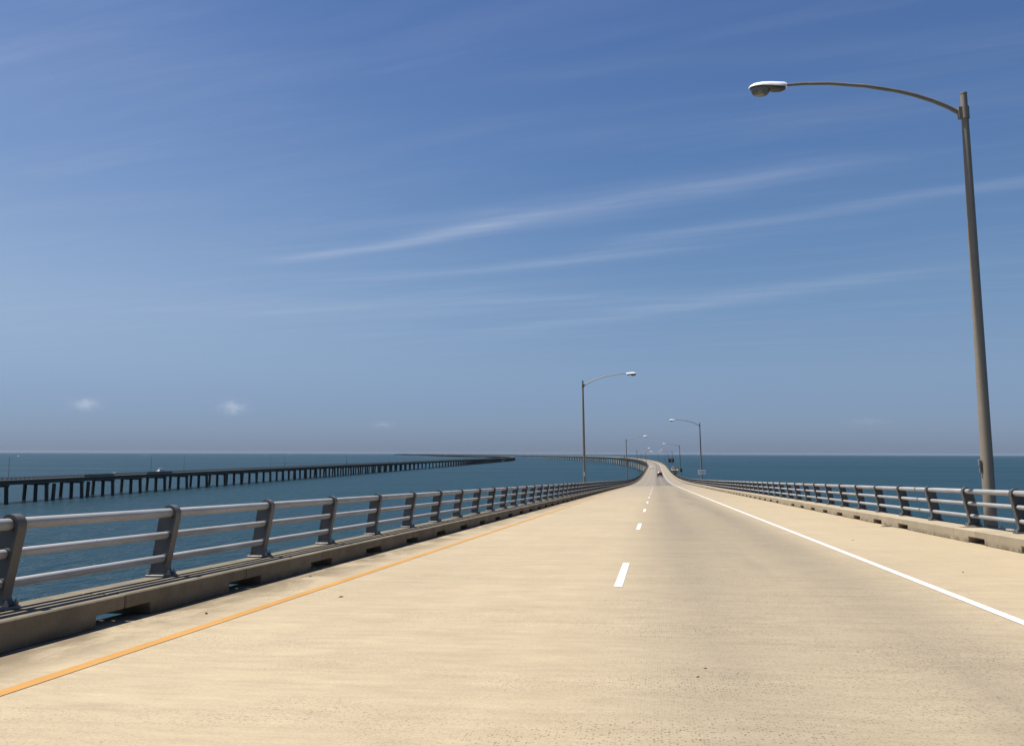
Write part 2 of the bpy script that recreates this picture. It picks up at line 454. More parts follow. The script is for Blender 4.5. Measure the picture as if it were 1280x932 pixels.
def obj(name, me, parent=None, mtx=None, **props):
    o = bpy.data.objects.new(name, me)
    COL.objects.link(o)
    if parent is not None: o.parent = parent
    if mtx is not None: o.matrix_local = mtx
    for k, v in props.items(): o[k] = v
    return o
def thing(name, mtx, label, category, group=None):
    o = bpy.data.objects.new(name, None)
    o.empty_display_size = .2
    COL.objects.link(o)
    o.matrix_world = mtx
    o['label'] = label; o['category'] = category
    if group: o['group'] = group
    return o

# ------------------------------------------------------------------ road alignment (metres; s runs along the bridge)
PSI0 = 0.161
S1, R1, PSI_END = 600.0, 7500.0, -0.2
S2 = S1 + (PSI0 - PSI_END) * R1
GS = [(-60, -.0270), (0, -.0270), (130, -.0265), (160, -.0252), (210, -.0203), (280, -.0123), (360, -.0045), (440, 0.0), (620, 0.0), (700, .0022), (1500, .0022), (1700, 0.0), (9700, 0.0)]
ES = [(-60, .018), (0, .018), (90, .0145), (250, .040), (S2 - 300, .040), (S2 + 200, .01), (9700, .01)]
def lerp(tab, s):
    if s <= tab[0][0]: return tab[0][1]
    for (a, x), (b, y) in zip(tab, tab[1:]):
        if s <= b: return x + (y - x) * (s - a) / (b - a)
    return tab[-1][1]
_z = {}
def road_z(s):
    # integrate the grade table exactly (trapezoids)
    key = round(s, 4)
    if key in _z: return _z[key]
    z, a, sg = 0.0, 0.0, 1
    pts = sorted([x for x, _ in GS if min(0, s) < x < max(0, s)] + [0.0, s])
    for p, q in zip(pts, pts[1:]):
        z += (lerp(GS, p) + lerp(GS, q)) / 2 * (q - p)
    if s < 0: z = -z
    _z[key] = CAM_Z - 1.309 + z
    return _z[key]
def heading(s): return PSI0 - max(0.0, min(s, S2) - S1) / R1
def path(s):
    if s <= S1: return s * math.sin(PSI0), s * math.cos(PSI0)
    x, y = S1 * math.sin(PSI0), S1 * math.cos(PSI0)
    q = min(s, S2); h = heading(q)
    x += R1 * (math.cos(h) - math.cos(PSI0)); y += R1 * (math.sin(PSI0) - math.sin(h))
    if s > S2: x += (s - S2) * math.sin(PSI_END); y += (s - S2) * math.cos(PSI_END)
    return x, y
def at(s, u, dz=0.0):
    x, y = path(s); h = heading(s)
    return Vector((x + u * math.cos(h), y - u * math.sin(h), road_z(s) + lerp(ES, s) * u + dz))
def frame(s, u, dz=0.0, flip=False):
    """local axes on the deck: x across (to the right; flip turns it round), y along, z up from the deck"""
    h = heading(s); e = lerp(ES, s); g = lerp(GS, s)
    r = Vector((math.cos(h), -math.sin(h), e)).normalized()
    f = Vector((math.sin(h), math.cos(h), g)).normalized()
    up = r.cross(f).normalized(); f = up.cross(r)
    if flip: r, f = -r, -f
    p = at(s, u) + up * dz
    return Matrix(((r.x, f.x, up.x, p.x), (r.y, f.y, up.y, p.y), (r.z, f.z, up.z, p.z), (0, 0, 0, 1)))

U_YEL, U_DASH, U_WHI, U_LC, U_RC = -4.11, -.47, 3.21, -5.055, 6.02
CW, CH = .68, .25                                     # curb width and height
BAY = 2.554

# ------------------------------------------------------------------ sea
NR = 96
sv, sf = [(0, 0, 0)], []
radii = [30, 120, 400, 1200, 4000, 10000, 22000]
for r in radii:
    sv += [(r * math.cos(2 * math.pi * k / NR), r * math.sin(2 * math.pi * k / NR), 0) for k in range(NR)]
sf += [(0, 1 + k, 1 + (k + 1) % NR) for k in range(NR)]
for i in range(len(radii) - 1):
    a, b = 1 + i * NR, 1 + (i + 1) * NR
    sf += [(a + k, b + k, b + (k + 1) % NR, a + (k + 1) % NR) for k in range(NR)]
sea = obj('sea', MB().add(sv, sf).mesh('sea', M['sea']), kind='structure')

# ------------------------------------------------------------------ roadway
def stations(a, b):
    out, s = [], a
    while s < b - 1e-6:
        out.append(s)
        s += 2.0 if s < 480 else (8.0 if s < 3600 else 60.0)
    out.append(b)
    return out
def strip(name, us, a, b, dz, material, parent=None, thick=0.0, **props):
    ss = stations(a, b)
    vs, fs, uvs = [], [], []
    n = len(us)
    for s in ss:
        for u in us:
            vs.append(at(s, u, dz)); uvs.append((u, s))
    for i in range(len(ss) - 1):
        for k in range(n - 1):
            fs.append((i * n + k, i * n + k + 1, (i + 1) * n + k + 1, (i + 1) * n + k))
    if thick:
        o = len(vs); m = len(ss)
        for s in ss:
            for u in (us[0], us[-1]):
                vs.append(at(s, u, dz - thick)); uvs.append((u, s))
        for i in range(m - 1):
            fs.append((i * n, (i + 1) * n, o + 2 * (i + 1), o + 2 * i))
            fs.append((i * n + n - 1, o + 2 * i + 1, o + 2 * (i + 1) + 1, (i + 1) * n + n - 1))
            fs.append((o + 2 * i, o + 2 * (i + 1), o + 2 * (i + 1) + 1, o + 2 * i + 1))
        fs.append((0, o, o + 1) + tuple(range(n - 1, 0, -1)))
        e = (m - 1) * n
        fs.append((e + n - 1, o + 2 * (m - 1) + 1, o + 2 * (m - 1), e) + tuple(range(e + 1, e + n - 1)))
    me = bpy.data.meshes.new(name)
    me.from_pydata([tuple(q) for q in vs], [], fs)
    lay = me.uv_layers.new(name='road')
    idx = [0] * len(me.loops); me.loops.foreach_get('vertex_index', idx)
    lay.data.foreach_set('uv', [c for i in idx for c in uvs[i]])
    me.materials.append(material)
    return obj(name, me, parent, **props)
S_JOINT = 148.0
US = [U_LC - .30, -2, 0, 3, U_RC + .30]
road = strip('road', US, -45, S_JOINT - .02, 0, M['road'], None, .22, kind='structure', label='sunlit tan concrete deck with worn grey right lane')
road2 = strip('road_beyond_joint', US, S_JOINT + .02, 9500, 0, M['road_far'], None, .22, kind='structure', label='greyer road surface running down into the long left bend')
for rd, a, b in ((road, -45, S_JOINT - .02), (road2, S_JOINT + .02, 3300)):
    strip('yellow_edge_line', [U_YEL - .060, U_YEL + .060], a, b, .004, M['yellow'] if rd is road else M['worn_yellow'], rd)
    strip('white_edge_line', [U_WHI - .054, U_WHI + .054], a, b, .004, M['white'], rd)
k = -4
while True:
    c = 12.545 + 12.19 * k
    if c > 330: break
    rd = road if c < S_JOINT - 2 else road2
    if abs(c - S_JOINT) > 2:
        strip('lane_dash', [U_DASH - .053, U_DASH + .053], c - 1.53, c + 1.53, .004, M['dash'] if rd is road else M['worn_white'], rd)
    k += 1

# ------------------------------------------------------------------ curbs of precast blocks with drain notches
def curb_mesh(notch_a, notch_b, material):
    h, L, nl, nh = CH, BAY - .014, .43, .115
    a, b = -L / 2, L / 2
    poly = [(a, h), (b, h)]
    poly += [(b, nh), (b - nl, nh), (b - nl, -.004)] if notch_b else [(b, -.004)]
    poly += [(a + nl, -.004), (a + nl, nh), (a, nh)] if notch_a else [(a, -.004)]
    return MB().prism(poly, 0, 0, CW).mesh('curb_block', material, bevel=.012)
CURB = {(sd, a, b): curb_mesh(a, b, M['curb'] if sd < 0 else M['curb_sunlit']) for sd in (-1, 1) for a in (True, False) for b in (True, False)}
BLOCK_FIRST, NBLOCK = -4, 150
J_L, J_R = 7.95, 18.25                                # a joint between blocks on either side
def curb(side):
    root = thing('curb_left' if side < 0 else 'curb_right', Matrix.Identity(4),
                 'shaded low concrete curb with drain notches beside the yellow line' if side < 0 else
                 'sunlit low concrete curb with drain notches beside the wide right shoulder', 'curb')
    del root['category']; root['kind'] = 'structure'
    jl = J_L if side < 0 else J_R
    k0 = -7 if side < 0 else -11
    u = U_LC if side < 0 else U_RC
    for i in range(NBLOCK):
        j = k0 + i
        sm = jl + (j + .5) * BAY
        na = nb = True
        if side > 0 and (j == 0 or j == 1) : na, nb = (True, False) if j == 0 else (False, True)
        if side > 0 and j % 14 in (9, 10) and j > 5: na, nb = (True, False) if j % 14 == 9 else (False, True)
        fl = side < 0
        if fl: na, nb = nb, na
        mtx = frame(sm, u, 0, fl)
        jit = Matrix.Translation((random.uniform(-.003, .003), 0, random.uniform(-.0015, .0015))) @ Matrix.Rotation(random.uniform(-.0008, .0008), 4, 'Z')
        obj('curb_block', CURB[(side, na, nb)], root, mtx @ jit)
    # farther blocks can no longer be told apart
    mb = MB(); s = jl + (k0 + NBLOCK) * BAY
    ss = []
    while s < 9400:
        ss.append(s); s += 2.554 if s < 700 else (10 if s < 3600 else 60)
    rings = []
    for s in ss:
        rings.append([at(s, u + side * x, z) for x, z in ((0, -.004), (0, CH), (CW, CH), (CW, -.004))])
    mb.loft(rings)
    obj('distant_curb', mb.mesh('distant_curb', M['curb'] if side < 0 else M['curb_sunlit']), root, kind='stuff')
    return root
curb(-1); curb(1)

# ------------------------------------------------------------------ railings
PX = .465                                              # foot of the post behind the curb face
RAILS = ((-.035, .722, .051), (.000, .470, .040), (.030, .212, .040))     # x, z above the curb, radius
def post_mesh():
    mb = MB()
    cx, cz, cr = RAILS[0][0], RAILS[0][1], .066
    arc = [(cx + cr * math.cos(t), cz + cr * math.sin(t)) for t in [math.radians(a) for a in (190, 165, 140, 115, 90, 65, 40, 15)]]
    front = [(-.055, .026), (-.012, .055), (.004, .10), (-.002, .16), (-.098, .66)]
    back = [(.115, .66), (.195, .12), (.205, .026)]
    prof = front + [(cx - cr, cz - .02)] + arc[1:] + [(cx + cr, cz - .05)] + back
    mb.prism(prof, 1, -.013, .013)                    # web
    # front flange follows the front edge and wraps over the top rail
    fl = front + [(cx - cr, cz - .02)] + arc[1:]
    W, T = .056, .020
    rings = []
    for i, (x, z) in enumerate(fl):
        a = Vector(fl[max(i - 1, 0)]); b = Vector(fl[min(i + 1, len(fl) - 1)])
        d = (b - a).normalized(); n = Vector((-d.y, d.x))
        rings.append([(x + n.x * T, -W, z + n.y * T), (x + n.x * T, W, z + n.y * T), (x - n.x * .006, W, z - n.y * .006), (x - n.x * .006, -W, z - n.y * .006)])
    mb.loft(rings)
    # saddles that hold the rail ends
    for x, z, r in RAILS[1:]:
        mb.tube([(x, -.05, z), (x, .05, z)], r + .008, 14)
    mb.tube([(cx, -.045, cz), (cx, .045, cz)], RAILS[0][2] + .006, 16)
    return mb.mesh('post', M['post'], smooth=True)
POST = post_mesh()
PLATE = MB().box((.065, 0, .013), (.30, .18, .026)).mesh('base_plate', M['sleeve'], bevel=.005)
def anchor_mesh():
    mb = MB()
    mb.tube([(0, 0, .022), (0, 0, .052)], .021, 6)
    mb.tube([(0, 0, .05), (0, 0, .082)], .011, 8)
    return mb.mesh('anchor_bolt', M['bolt'])
ANCHOR = anchor_mesh()
RL = BAY - .040
RAILM = [MB().tube([(x, -RL / 2, z), (x, -RL / 2 + .012, z), (x, RL / 2 - .012, z), (x, RL / 2, z)], [r - .008, r, r, r - .008], 18).mesh('rail', M['rail'], smooth=True) for x, z, r in RAILS]
SLEEVE = [MB().tube([(x, -.045, z), (x, .045, z)], r + .0045, 18).mesh('rail_sleeve', M['sleeve'], smooth=True) for x, z, r in RAILS]
def railing(side):
    sp = 9.467 if side < 0 else 17.402
    k0 = -6 if side < 0 else -9
    u = (U_LC if side < 0 else U_RC) + side * PX
    root = thing('bridge_railing', frame(0, u, CH),
                 'three-rail metal railing on the shaded curb beside the yellow line' if side < 0 else
                 'three-rail metal railing on the sunlit curb beside the white line', 'railing', 'bridge railings')
    inv = root.matrix_world.inverted()
    NP, NRL = 170, 99
    for i in range(NP):
        s = sp + (k0 + i) * BAY
        m = inv @ frame(s, u, CH, side < 0)
        p = obj('post', POST, root, m @ Matrix.Rotation(random.uniform(-.006, .006), 4, 'X') @ Matrix.Rotation(random.uniform(-.01, .01), 4, 'Y'))
        if i < 45:
            obj('base_plate', PLATE, p, Matrix.Identity(4))
            if i < 28:
                for bx, by in ((-.055, -.062), (-.055, .062), (.185, -.062), (.185, .062)):
                    obj('anchor_bolt', ANCHOR, p, Matrix.Translation((bx, by, 0)))
        if i < NRL:
            mm = inv @ frame(s + BAY / 2, u, CH, side < 0)
            for q in range(3):
                r = obj('rail', RAILM[q], root, mm @ Matrix.Translation((random.uniform(-.002, .002), random.uniform(-.003, .003), random.uniform(-.002, .002))))
                if (side > 0 and (k0 + i) % 14 == 2) or (side < 0 and (k0 + i) % 14 == 9):
                    obj('rail_sleeve', SLEEVE[q], r, Matrix.Translation((0, -.25 if side > 0 else .2, 0)))
    # the rest of the run, too small to pick apart
    mb = MB(); s = sp + (k0 + NP) * BAY
    while s < 1500:
        m = inv @ frame(s, u, CH, side < 0)
        mb.box((.05, 0, .37), (.2, .1, .74), m)
        s += BAY
    obj('distant_posts', mb.mesh('distant_posts', M['post']), root, kind='stuff')
    mb = MB()
    for x, z, r in RAILS:
        s = sp + (k0 + NRL) * BAY; pts = []
        while s < 4000:
            pts.append(inv @ (frame(s, u, CH, side < 0) @ Vector((x, 0, z)))); s += BAY * 2 if s < 700 else 20
        mb.tube(pts, r, 8)
    obj('distant_rails', mb.mesh('distant_rails', M['rail']), root, kind='stuff')
    return root
railing(-1); railing(1)

# ------------------------------------------------------------------ lamp posts
LAMP_TOP = 9.42
def lamp_meshes():
    d = {}
    d['pole'] = MB().tube([(0, 0, .16), (0, 0, 3), (0, 0, 6.5), (0, 0, LAMP_TOP)], [.127, .109, .089, .068], 20).mesh('pole', M['pole'], smooth=True)
    d['pole_cap'] = MB().tube([(0, 0, LAMP_TOP), (0, 0, LAMP_TOP + .02), (0, 0, LAMP_TOP + .035)], [.074, .072, .03], 16).mesh('pole_cap', M['pole'], smooth=True)
    mb = MB().tube([(0, 0, .10), (0, 0, .17)], .26, 20)
    for a in range(4):
        t = math.pi / 4 + a * math.pi / 2
        mb.tube([(.21 * math.cos(t), .21 * math.sin(t), .16), (.21 * math.cos(t), .21 * math.sin(t), .25)], .018, 6)
    d['base_flange'] = mb.mesh('base_flange', M['bolt'], smooth=True)
    d['plinth'] = MB().box((.12, 0, -.10), (.95, 1.25, .40)).mesh('plinth', M['plinth'], bevel=.02)
    zc = LAMP_TOP - .42
    d['clamp'] = MB().tube([(0, 0, zc - .13), (0, 0, zc + .13)], .092, 16).box((-.09, 0, zc), (.09, .13, .24)).mesh('clamp', M['pole'], smooth=True)
    prof = [(.1, 0), (.35, .17), (.63, .32), (1.0, .48), (1.35, .60), (2.0, .765), (2.75, .885), (3.3, .925), (3.78, .925)]
    d['arm'] = MB().tube([(-x, 0, zc + z) for x, z in prof], [.047, .046, .044, .042, .04, .038, .035, .033, .032], 12).mesh('arm', M['arm'], smooth=True)
    zl = zc + .925
    # cobra-head housing: cross sections along the head (x, half width, top, bottom)
    secs = [(3.66, .045, .045, -.04), (3.72, .085, .075, -.035), (3.85, .115, .085, -.03), (4.02, .15, .10, -.02), (4.2, .165, .105, -.012), (4.36, .15, .085, -.012), (4.45, .105, .045, -.015), (4.49, .04, .005, -.02)]
    rings = []
    for x, hw, tp, bt in secs:
        rings.append([(-x, hw * math.cos(t), zl + (bt if math.sin(t) < -.01 else bt + (tp - bt) * max(0, math.sin(t)))) for t in [2 * math.pi * q / 16 for q in range(16)]])
    d['luminaire'] = MB().loft(rings).mesh('luminaire', M['lamp_top'], smooth=True)
    secs = [(3.70, .07, -.038, -.10), (3.80, .10, -.033, -.135), (3.95, .12, -.028, -.13), (4.03, .13, -.025, -.09), (4.1, .15, -.018, -.055), (4.3, .15, -.014, -.05), (4.42, .11, -.016, -.045), (4.47, .05, -.019, -.03)]
    rings = []
    for x, hw, tp, bt in secs:
        rings.append([(-x, hw * math.cos(t), zl + (tp + bt) / 2 + (tp - bt) / 2 * math.sin(t)) for t in [2 * math.pi * q / 14 for q in range(14)]])
    d['ballast_door'] = MB().loft(rings).mesh('ballast_door', M['lamp_under'], smooth=True)
    rings = []
    for f, dz in ((1.0, -.045), (.98, -.09), (.86, -.15), (.66, -.192), (.3, -.203)):
        rings.append([(-4.235 + .215 * f * math.cos(t), .14 * f * math.sin(t), zl + dz) for t in [2 * math.pi * q / 16 for q in range(16)]])
    d['lens'] = MB().loft(rings).mesh('lens', M['lens'], smooth=True)
    return d
LM = lamp_meshes()
def lamp(s, side, label, near=False):
    u = (U_LC - .79) if side < 0 else (U_RC + .80)
    h = heading(s); e = lerp(ES, s)
    r = Vector((math.cos(h), -math.sin(h), e)).normalized(); f = Vector((math.sin(h), math.cos(h), 0))
    up = r.cross(f).normalized(); f = up.cross(r)
    if side < 0: r, f = -r, -f
    p = at(s, u) + up * .06
    m = Matrix(((r.x, f.x, up.x, p.x), (r.y, f.y, up.y, p.y), (r.z, f.z, up.z, p.z), (0, 0, 0, 1)))
    root = thing('street_lamp', m, label, 'street lamp', 'street lamps along the bridge railings')
    for nm in ('pole', 'base_flange', 'plinth', 'clamp', 'arm'):
        obj(nm, LM[nm], root)
    obj('pole_cap', LM['pole_cap'], root)
    lu = obj('luminaire', LM['luminaire'], root)
    obj('ballast_door', LM['ballast_door'], lu); obj('lens', LM['lens'], lu)
    if near:
        obj('cable_box', MB().box((-.15, -.02, 1.50), (.05, .08, .13)).box((-.145, -.02, 1.36), (.035, .05, .14)).mesh('cable_box', M['bolt'], bevel=.006), root)
    return root
RL_ = [(19.75, 'tall street lamp on a concrete plinth behind the sunlit railing, first beside the wide shoulder'),
       (136, 'street lamp carrying the white rectangular sign behind the sunlit railing'),
       (246, 'street lamp carrying the black signal box behind the sunlit railing'),
       (357, 'street lamp behind the sunlit railing, next after the one with the signal box')]
for i, (s, lb) in enumerate(RL_): lamp(s, 1, lb, i == 0)
LL_ = [(74, 'street lamp with a small white tag low on its pole behind the shaded railing'),
       (188, 'thin street lamp behind the shaded railing, second along the yellow line'),
       (299, 'street lamp behind the shaded railing, third along the yellow line')]
lamps_left = [lamp(s, -1, lb) for s, lb in LL_]
obj('pole_tag', MB().box((.0, -.136, 1.62), (.10, .012, .34)).mesh('pole_tag', M['signwhite']), lamps_left[0], Matrix.Rotation(math.pi, 4, 'Z'))
for i, s in enumerate((468, 640, 860)): lamp(s, 1, '%s street lamp along the sunlit railing, counted from the one on the concrete plinth' % ('fifth', 'sixth', 'seventh')[i])
for i, s in enumerate((410, 560, 760, 1000)): lamp(s, -1, '%s street lamp along the shaded railing, counted from the one with the white tag' % ('fourth', 'fifth', 'sixth', 'seventh')[i])

# ------------------------------------------------------------------ signs along the right railing
def sign_frame(s, u, z):
    p = at(s, u, z); h = heading(s)
    return Matrix.Translation(p) @ Matrix.Rotation(-h, 4, 'Z')
m = sign_frame(135.78, U_RC + .80, 2.05)
sg = thing('road_sign', m, 'small white rectangular sign strapped low on a street lamp', 'sign')
obj('panel', MB().box((0, -.02, 0), (1.15, .02, .66)).mesh('panel', M['signwhite'], bevel=.006), sg)
mb = MB()
for zz_, ww in ((.19, .8), (.04, .9), (-.16, .6)):
    x = -ww / 2
    while x < ww / 2 - .03:
        lw = random.uniform(.05, .11); mb.box((x + lw / 2, -.032, zz_), (lw, .004, .075)); x += lw + .035
obj('print', mb.mesh('print', M['letters']), sg)
obj('bracket', MB().box((0, .045, .2), (.3, .11, .05)).box((0, .045, -.2), (.3, .11, .05)).mesh('bracket', M['bolt']), sg)

def signal_box(m, label, group='black signal boxes on lamp posts'):
    sb = thing('signal_box', m, label, 'traffic signal', group)
    obj('housing', MB().box((0, 0, 0), (.52, .28, 1.05)).mesh('housing', M['signback'], bevel=.03), sb)
    for z in (.26, -.26):
        vis = MB().tube([(0, -.13, z), (0, -.34, z - .01)], [.19, .19], 14, caps=False)
        obj('visor', vis.mesh('visor', M['signback']), sb)
    obj('lens', MB().tube([(0, -.12, .26), (0, -.155, .26)], [.16, .13], 14).mesh('lens', M['siglens'], smooth=True), sb)
    obj('dark_lens', MB().tube([(0, -.12, -.26), (0, -.155, -.26)], [.16, .13], 14).mesh('dark_lens', M['glass'], smooth=True), sb)
    return sb
signal_box(sign_frame(245.6, U_RC + .80, 2.7), 'black signal box with one pale lens on a street lamp of the sunlit railing')

# lay-by deck outside the right railing with the message board, warning sign and work truck
SB = 425.0
pf = frame(SB, U_RC + CW + .02, -.02)
lay = thing('lay_by_platform', pf, 'pale concrete lay-by deck hung outside the right railing beyond the red car', 'platform')
obj('slab', MB().box((1.85, 6, -.2), (3.6, 34, .36)).mesh('slab', M['new_conc'], bevel=.03), lay)
for y in (-8, 0, 8, 16, 21): obj('bracket', MB().box((1.6, y, -.7), (2.6, .5, .62)).mesh('bracket', M['new_conc']), lay)
wall = obj('parapet', MB().box((3.5, 6, .35), (.28, 34, 1.0)).box((1.7, -10.8, .35), (3.2, .28, 1.0)).mesh('parapet', M['new_conc'], bevel=.02), lay)
b = thing('message_board', frame(SB + 8, U_RC + 1.6, 0), 'black twin-panel message board on a mast above the lay-by', 'message board')
obj('mast', MB().tube([(0, .2, -.02), (0, .2, 6.2)], .11, 12).mesh('mast', M['pole'], smooth=True), b)
for x in (-.72, .72):
    p_ = obj('board_panel', MB().box((x, 0, 5.2), (1.1, .16, 1.9)).mesh('board_panel', M['signback'], bevel=.02), b)
    obj('lamp_row', MB().box((x - math.copysign(.42, x), -.09, 5.2), (.2, .02, 1.2)).mesh('lamp_row', M['red_lit']), p_)
obj('cross_arm', MB().box((0, .1, 5.6), (2.5, .06, .08)).box((0, .1, 4.8), (2.5, .06, .08)).mesh('cross_arm', M['pole']), b)

# ------------------------------------------------------------------ vehicles
def wheel_meshes():
    ty = MB().tube([(-.11, 0, 0), (-.10, 0, 0), (.10, 0, 0), (.11, 0, 0)], [.29, .34, .34, .29], 20).mesh('tyre', M['tyre'], smooth=True)
    ri = MB().tube([(-.116, 0, 0), (.116, 0, 0)], .21, 14).mesh('rim', M['rim'], smooth=True)
    return ty, ri
TY, RI = wheel_meshes()
def vehicle(mtx, label, category, paint, suv=True, k=1.0, name='car', box=False):
    root = thing(name, mtx, label, category)
    L, W = 4.6, 1.86
    if box:
        side = [(-2.4, .45), (-2.42, 2.35), (1.2, 2.35), (1.55, 2.2), (1.95, 1.35), (2.6, 1.15), (2.7, .5)]
    elif suv:
        side = [(-2.3, .42), (-2.33, .95), (-2.12, 1.62), (-1.9, 1.72), (.3, 1.74), (.65, 1.66), (1.15, 1.08), (2.1, .98), (2.32, .8), (2.34, .42)]
    else:
        side = [(-2.3, .35), (-2.33, .85), (-2.2, .98), (-1.65, 1.02), (-1.05, 1.40), (-.2, 1.46), (.35, 1.40), (1.1, .98), (2.1, .86), (2.32, .7), (2.34, .35)]
    rings = []
    for x, tap in ((-W / 2, .10), (-W / 2 + .10, 0.0), (W / 2 - .10, 0.0), (W / 2, .10)):
        rr = []
        for (y, z) in side:
            inset = 0 if z < 1.0 else (z - 1.0) * .28
            rr.append((x * (1 - inset / (W / 2)) , y * (1 - tap * .2), z if z < 1 else z - (tap * .5)))
        rings.append(rr)
    obj('body', MB().loft(rings).mesh('body', paint, smooth=True), root)
    zt = max(z for _, z in side)
    # glass: rear, front and side windows
    yb = [y for y, z in side if z > .9][0]
    if box:
        obj('windscreen', MB().box((0, 1.79, 1.75), (1.5, .05, .75), None).mesh('windscreen', M['glass']), root)
        for x in (-.26, .26): obj('rear_window', MB().box((x * 1.5, -2.43, 1.75), (.62, .03, .5)).mesh('rear_window', M['glass']), root)
    else:
        a, c = (side[1], side[2]) if suv else (side[3], side[4])
        ang = math.atan2(c[1] - a[1], c[0] - a[0])
        mm = Matrix.Translation((0, (a[0] + c[0]) / 2 , (a[1] + c[1]) / 2 + (.03 if suv else .02))) @ Matrix.Rotation(ang, 4, 'X')
        obj('rear_window', MB().box((0, 0, 0), (1.36, math.dist(a, c) * .74, .05), mm).mesh('rear_window', M['glass'], bevel=.01), root)
        for sx in (-1, 1):
            obj('side_window', MB().prism([(-1.7, 1.08), (-1.55, zt - .16), (.25, zt - .14), (.75, 1.08)], 0, sx * (W / 2 - .11), sx * (W / 2 - .035)).mesh('side_window', M['glass']), root)
    for sx in (-1, 1):
        zl = 1.0 if (suv or box) else .8
        obj('tail_light', MB().box((sx * .78, -2.31, zl), (.22, .10, .34 if (suv or box) else .2)).mesh('tail_light', M['taillight'], bevel=.01), root)
        for y in (-1.42, 1.42):
            wh = obj('wheel', TY, root, Matrix.Translation((sx * (W / 2 - .10), y, .34)))
            obj('rim', RI, wh, Matrix.Identity(4))
    obj('bumper', MB().box((0, -2.34, .52), (1.74, .14, .26)).mesh('bumper', M['plastic'] if suv else paint, bevel=.03), root)
    obj('number_plate', MB().box((0, -2.415, .62), (.32, .012, .15)).mesh('number_plate', M['signwhite']), root)
    return root
vehicle(frame(318, 1.42), 'dark red car driving away in the right lane', 'car', M['redpaint'], True)
vehicle(frame(545, -2.35), 'white saloon car driving away in the left lane', 'car', M['whitepaint'], False)
vehicle(frame(1490, 1.4), 'small dark truck far along the left bend of the road', 'truck', M['darkpaint'], True, name='truck', box=True)
tr = vehicle(frame(SB - 2, U_RC + 2.2), 'white work truck parked in the lay-by outside the right railing', 'truck', M['whitepaint'], True, name='work_truck', box=True)
ws = thing('warning_sign', frame(SB - 9.5, U_RC + 3.3), 'yellow-orange diamond warning sign in the lay-by', 'sign')
obj('post', MB().tube([(0, 0, -.03), (0, 0, 2.6)], .045, 8).mesh('post', M['bolt']), ws)
obj('panel', MB().prism([(0, 1.1), (.75, 1.85), (0, 2.6), (-.75, 1.85)], 1, -.06, -.045).mesh('panel', M['amber']), ws)

# ------------------------------------------------------------------ trestle substructure of both bridges
def pile_mesh(h, r, material, nm='pile'):
    return MB().tube([(0, 0, -1.5), (0, 0, h)], r, 12).mesh(nm, material, smooth=True)
def lean(bx, by, tx, ty, z):
    """matrix that stands a pile at (bx,by) on the sea and carries its head to (tx,ty,z)"""
    m = Matrix.Identity(4)
    m[0][2], m[1][2] = (tx - bx) / z, (ty - by) / z
    m[0][3], m[1][3] = bx, by
    return m
br = thing('trestle_bridge', Matrix.Identity(4), 'pale trestle on sunlit piles carrying the road round the long left bend', 'bridge')
SP2 = 45.0
girder = MB()
ss = [s for s in stations(-45, 9500)]
for u0 in (-4.2, -1.0, 2.2, 5.2):
    girder.loft([[at(s, u0 - .35, -.222), at(s, u0 + .35, -.222), at(s, u0 + .25, -1.75), at(s, u0 - .25, -1.75)] for s in ss[::2]])
obj('girders', girder.mesh('girders', M['new_conc']), br)
road_h = road_z(1000)
CAP2 = MB().box((.45, 0, -2.35), (11.6, 1.7, 1.2)).mesh('cap_beam', M['new_conc'])
PILE2 = pile_mesh(road_h - 2.9, 1.0, M['new_pile'])
rest = MB()
i = 0; s = 860.0
def bent_frame(s):
    x, y = path(s); return Matrix.Translation((x, y, 0)) @ Matrix.Rotation(-heading(s), 4, 'Z')
while s < 9400:
    m = bent_frame(s)
    if s < 3400:
        obj('cap_beam', CAP2, br, Matrix.Translation((0, 0, road_z(s))) @ m)
        for u0 in (-4.0, 4.9): obj('pile', PILE2, br, m @ Matrix.Translation((u0, 0, 0)) @ Matrix.Scale((road_z(s) - 2.9) / (road_h - 2.9), 4, (0, 0, 1)))
    else:
        road_h = road_z(s)
        rest.box((.45, 0, road_h - 2.35), (11.6, 1.7, 1.2), m)
        for u0 in (-4.0, 4.9): rest.box((u0, 0, (road_h - 2.9) / 2), (1.5, 1.5, road_h - 2.9), m)
    s += SP2
obj('distant_piles', rest.mesh('distant_piles', M['new_pile']), br, kind='stuff')

# the older trestle to the left
OZ = 8.05
OS1, OR, OEND = 1900.0, 6000.0, -.2
OS2 = OS1 + (.1 + -OEND) * OR
OX0, OY0 = -181.0, 338.0                              # a pile bent of the old trestle, where s = 338
def opath(s):
    h = .1 - max(0.0, min(s, OS2) - OS1) / OR
    q = min(s, OS1)
    x, y = OX0 + (q - 338) * math.sin(.1), OY0 + (q - 338) * math.cos(.1)
    if s > OS1:
        x += OR * (math.cos(h) - math.cos(.1)); y += OR * (math.sin(.1) - math.sin(h))
    if s > OS2: x += (s - OS2) * math.sin(h); y += (s - OS2) * math.cos(h)
    return x, y, h
def oat(s, u, z):
    x, y, h = opath(s)
    return Vector((x + u * math.cos(h), y - u * math.sin(h), z))
def oframe(s, u=0.0, z=0.0):
    p = oat(s, u, z); return Matrix.Translation(p) @ Matrix.Rotation(-opath(s)[2], 4, 'Z')
old = thing('trestle_bridge', Matrix.Identity(4), 'dark older trestle on rows of shaded piles standing in the sea', 'bridge')
osts = []
s = 40.0
while s < 9300: osts.append(s); s += 12 if s < 4200 else 60
HW = 4.75
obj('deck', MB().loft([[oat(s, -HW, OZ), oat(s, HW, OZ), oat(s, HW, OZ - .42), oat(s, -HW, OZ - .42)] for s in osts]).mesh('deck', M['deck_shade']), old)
g = MB()
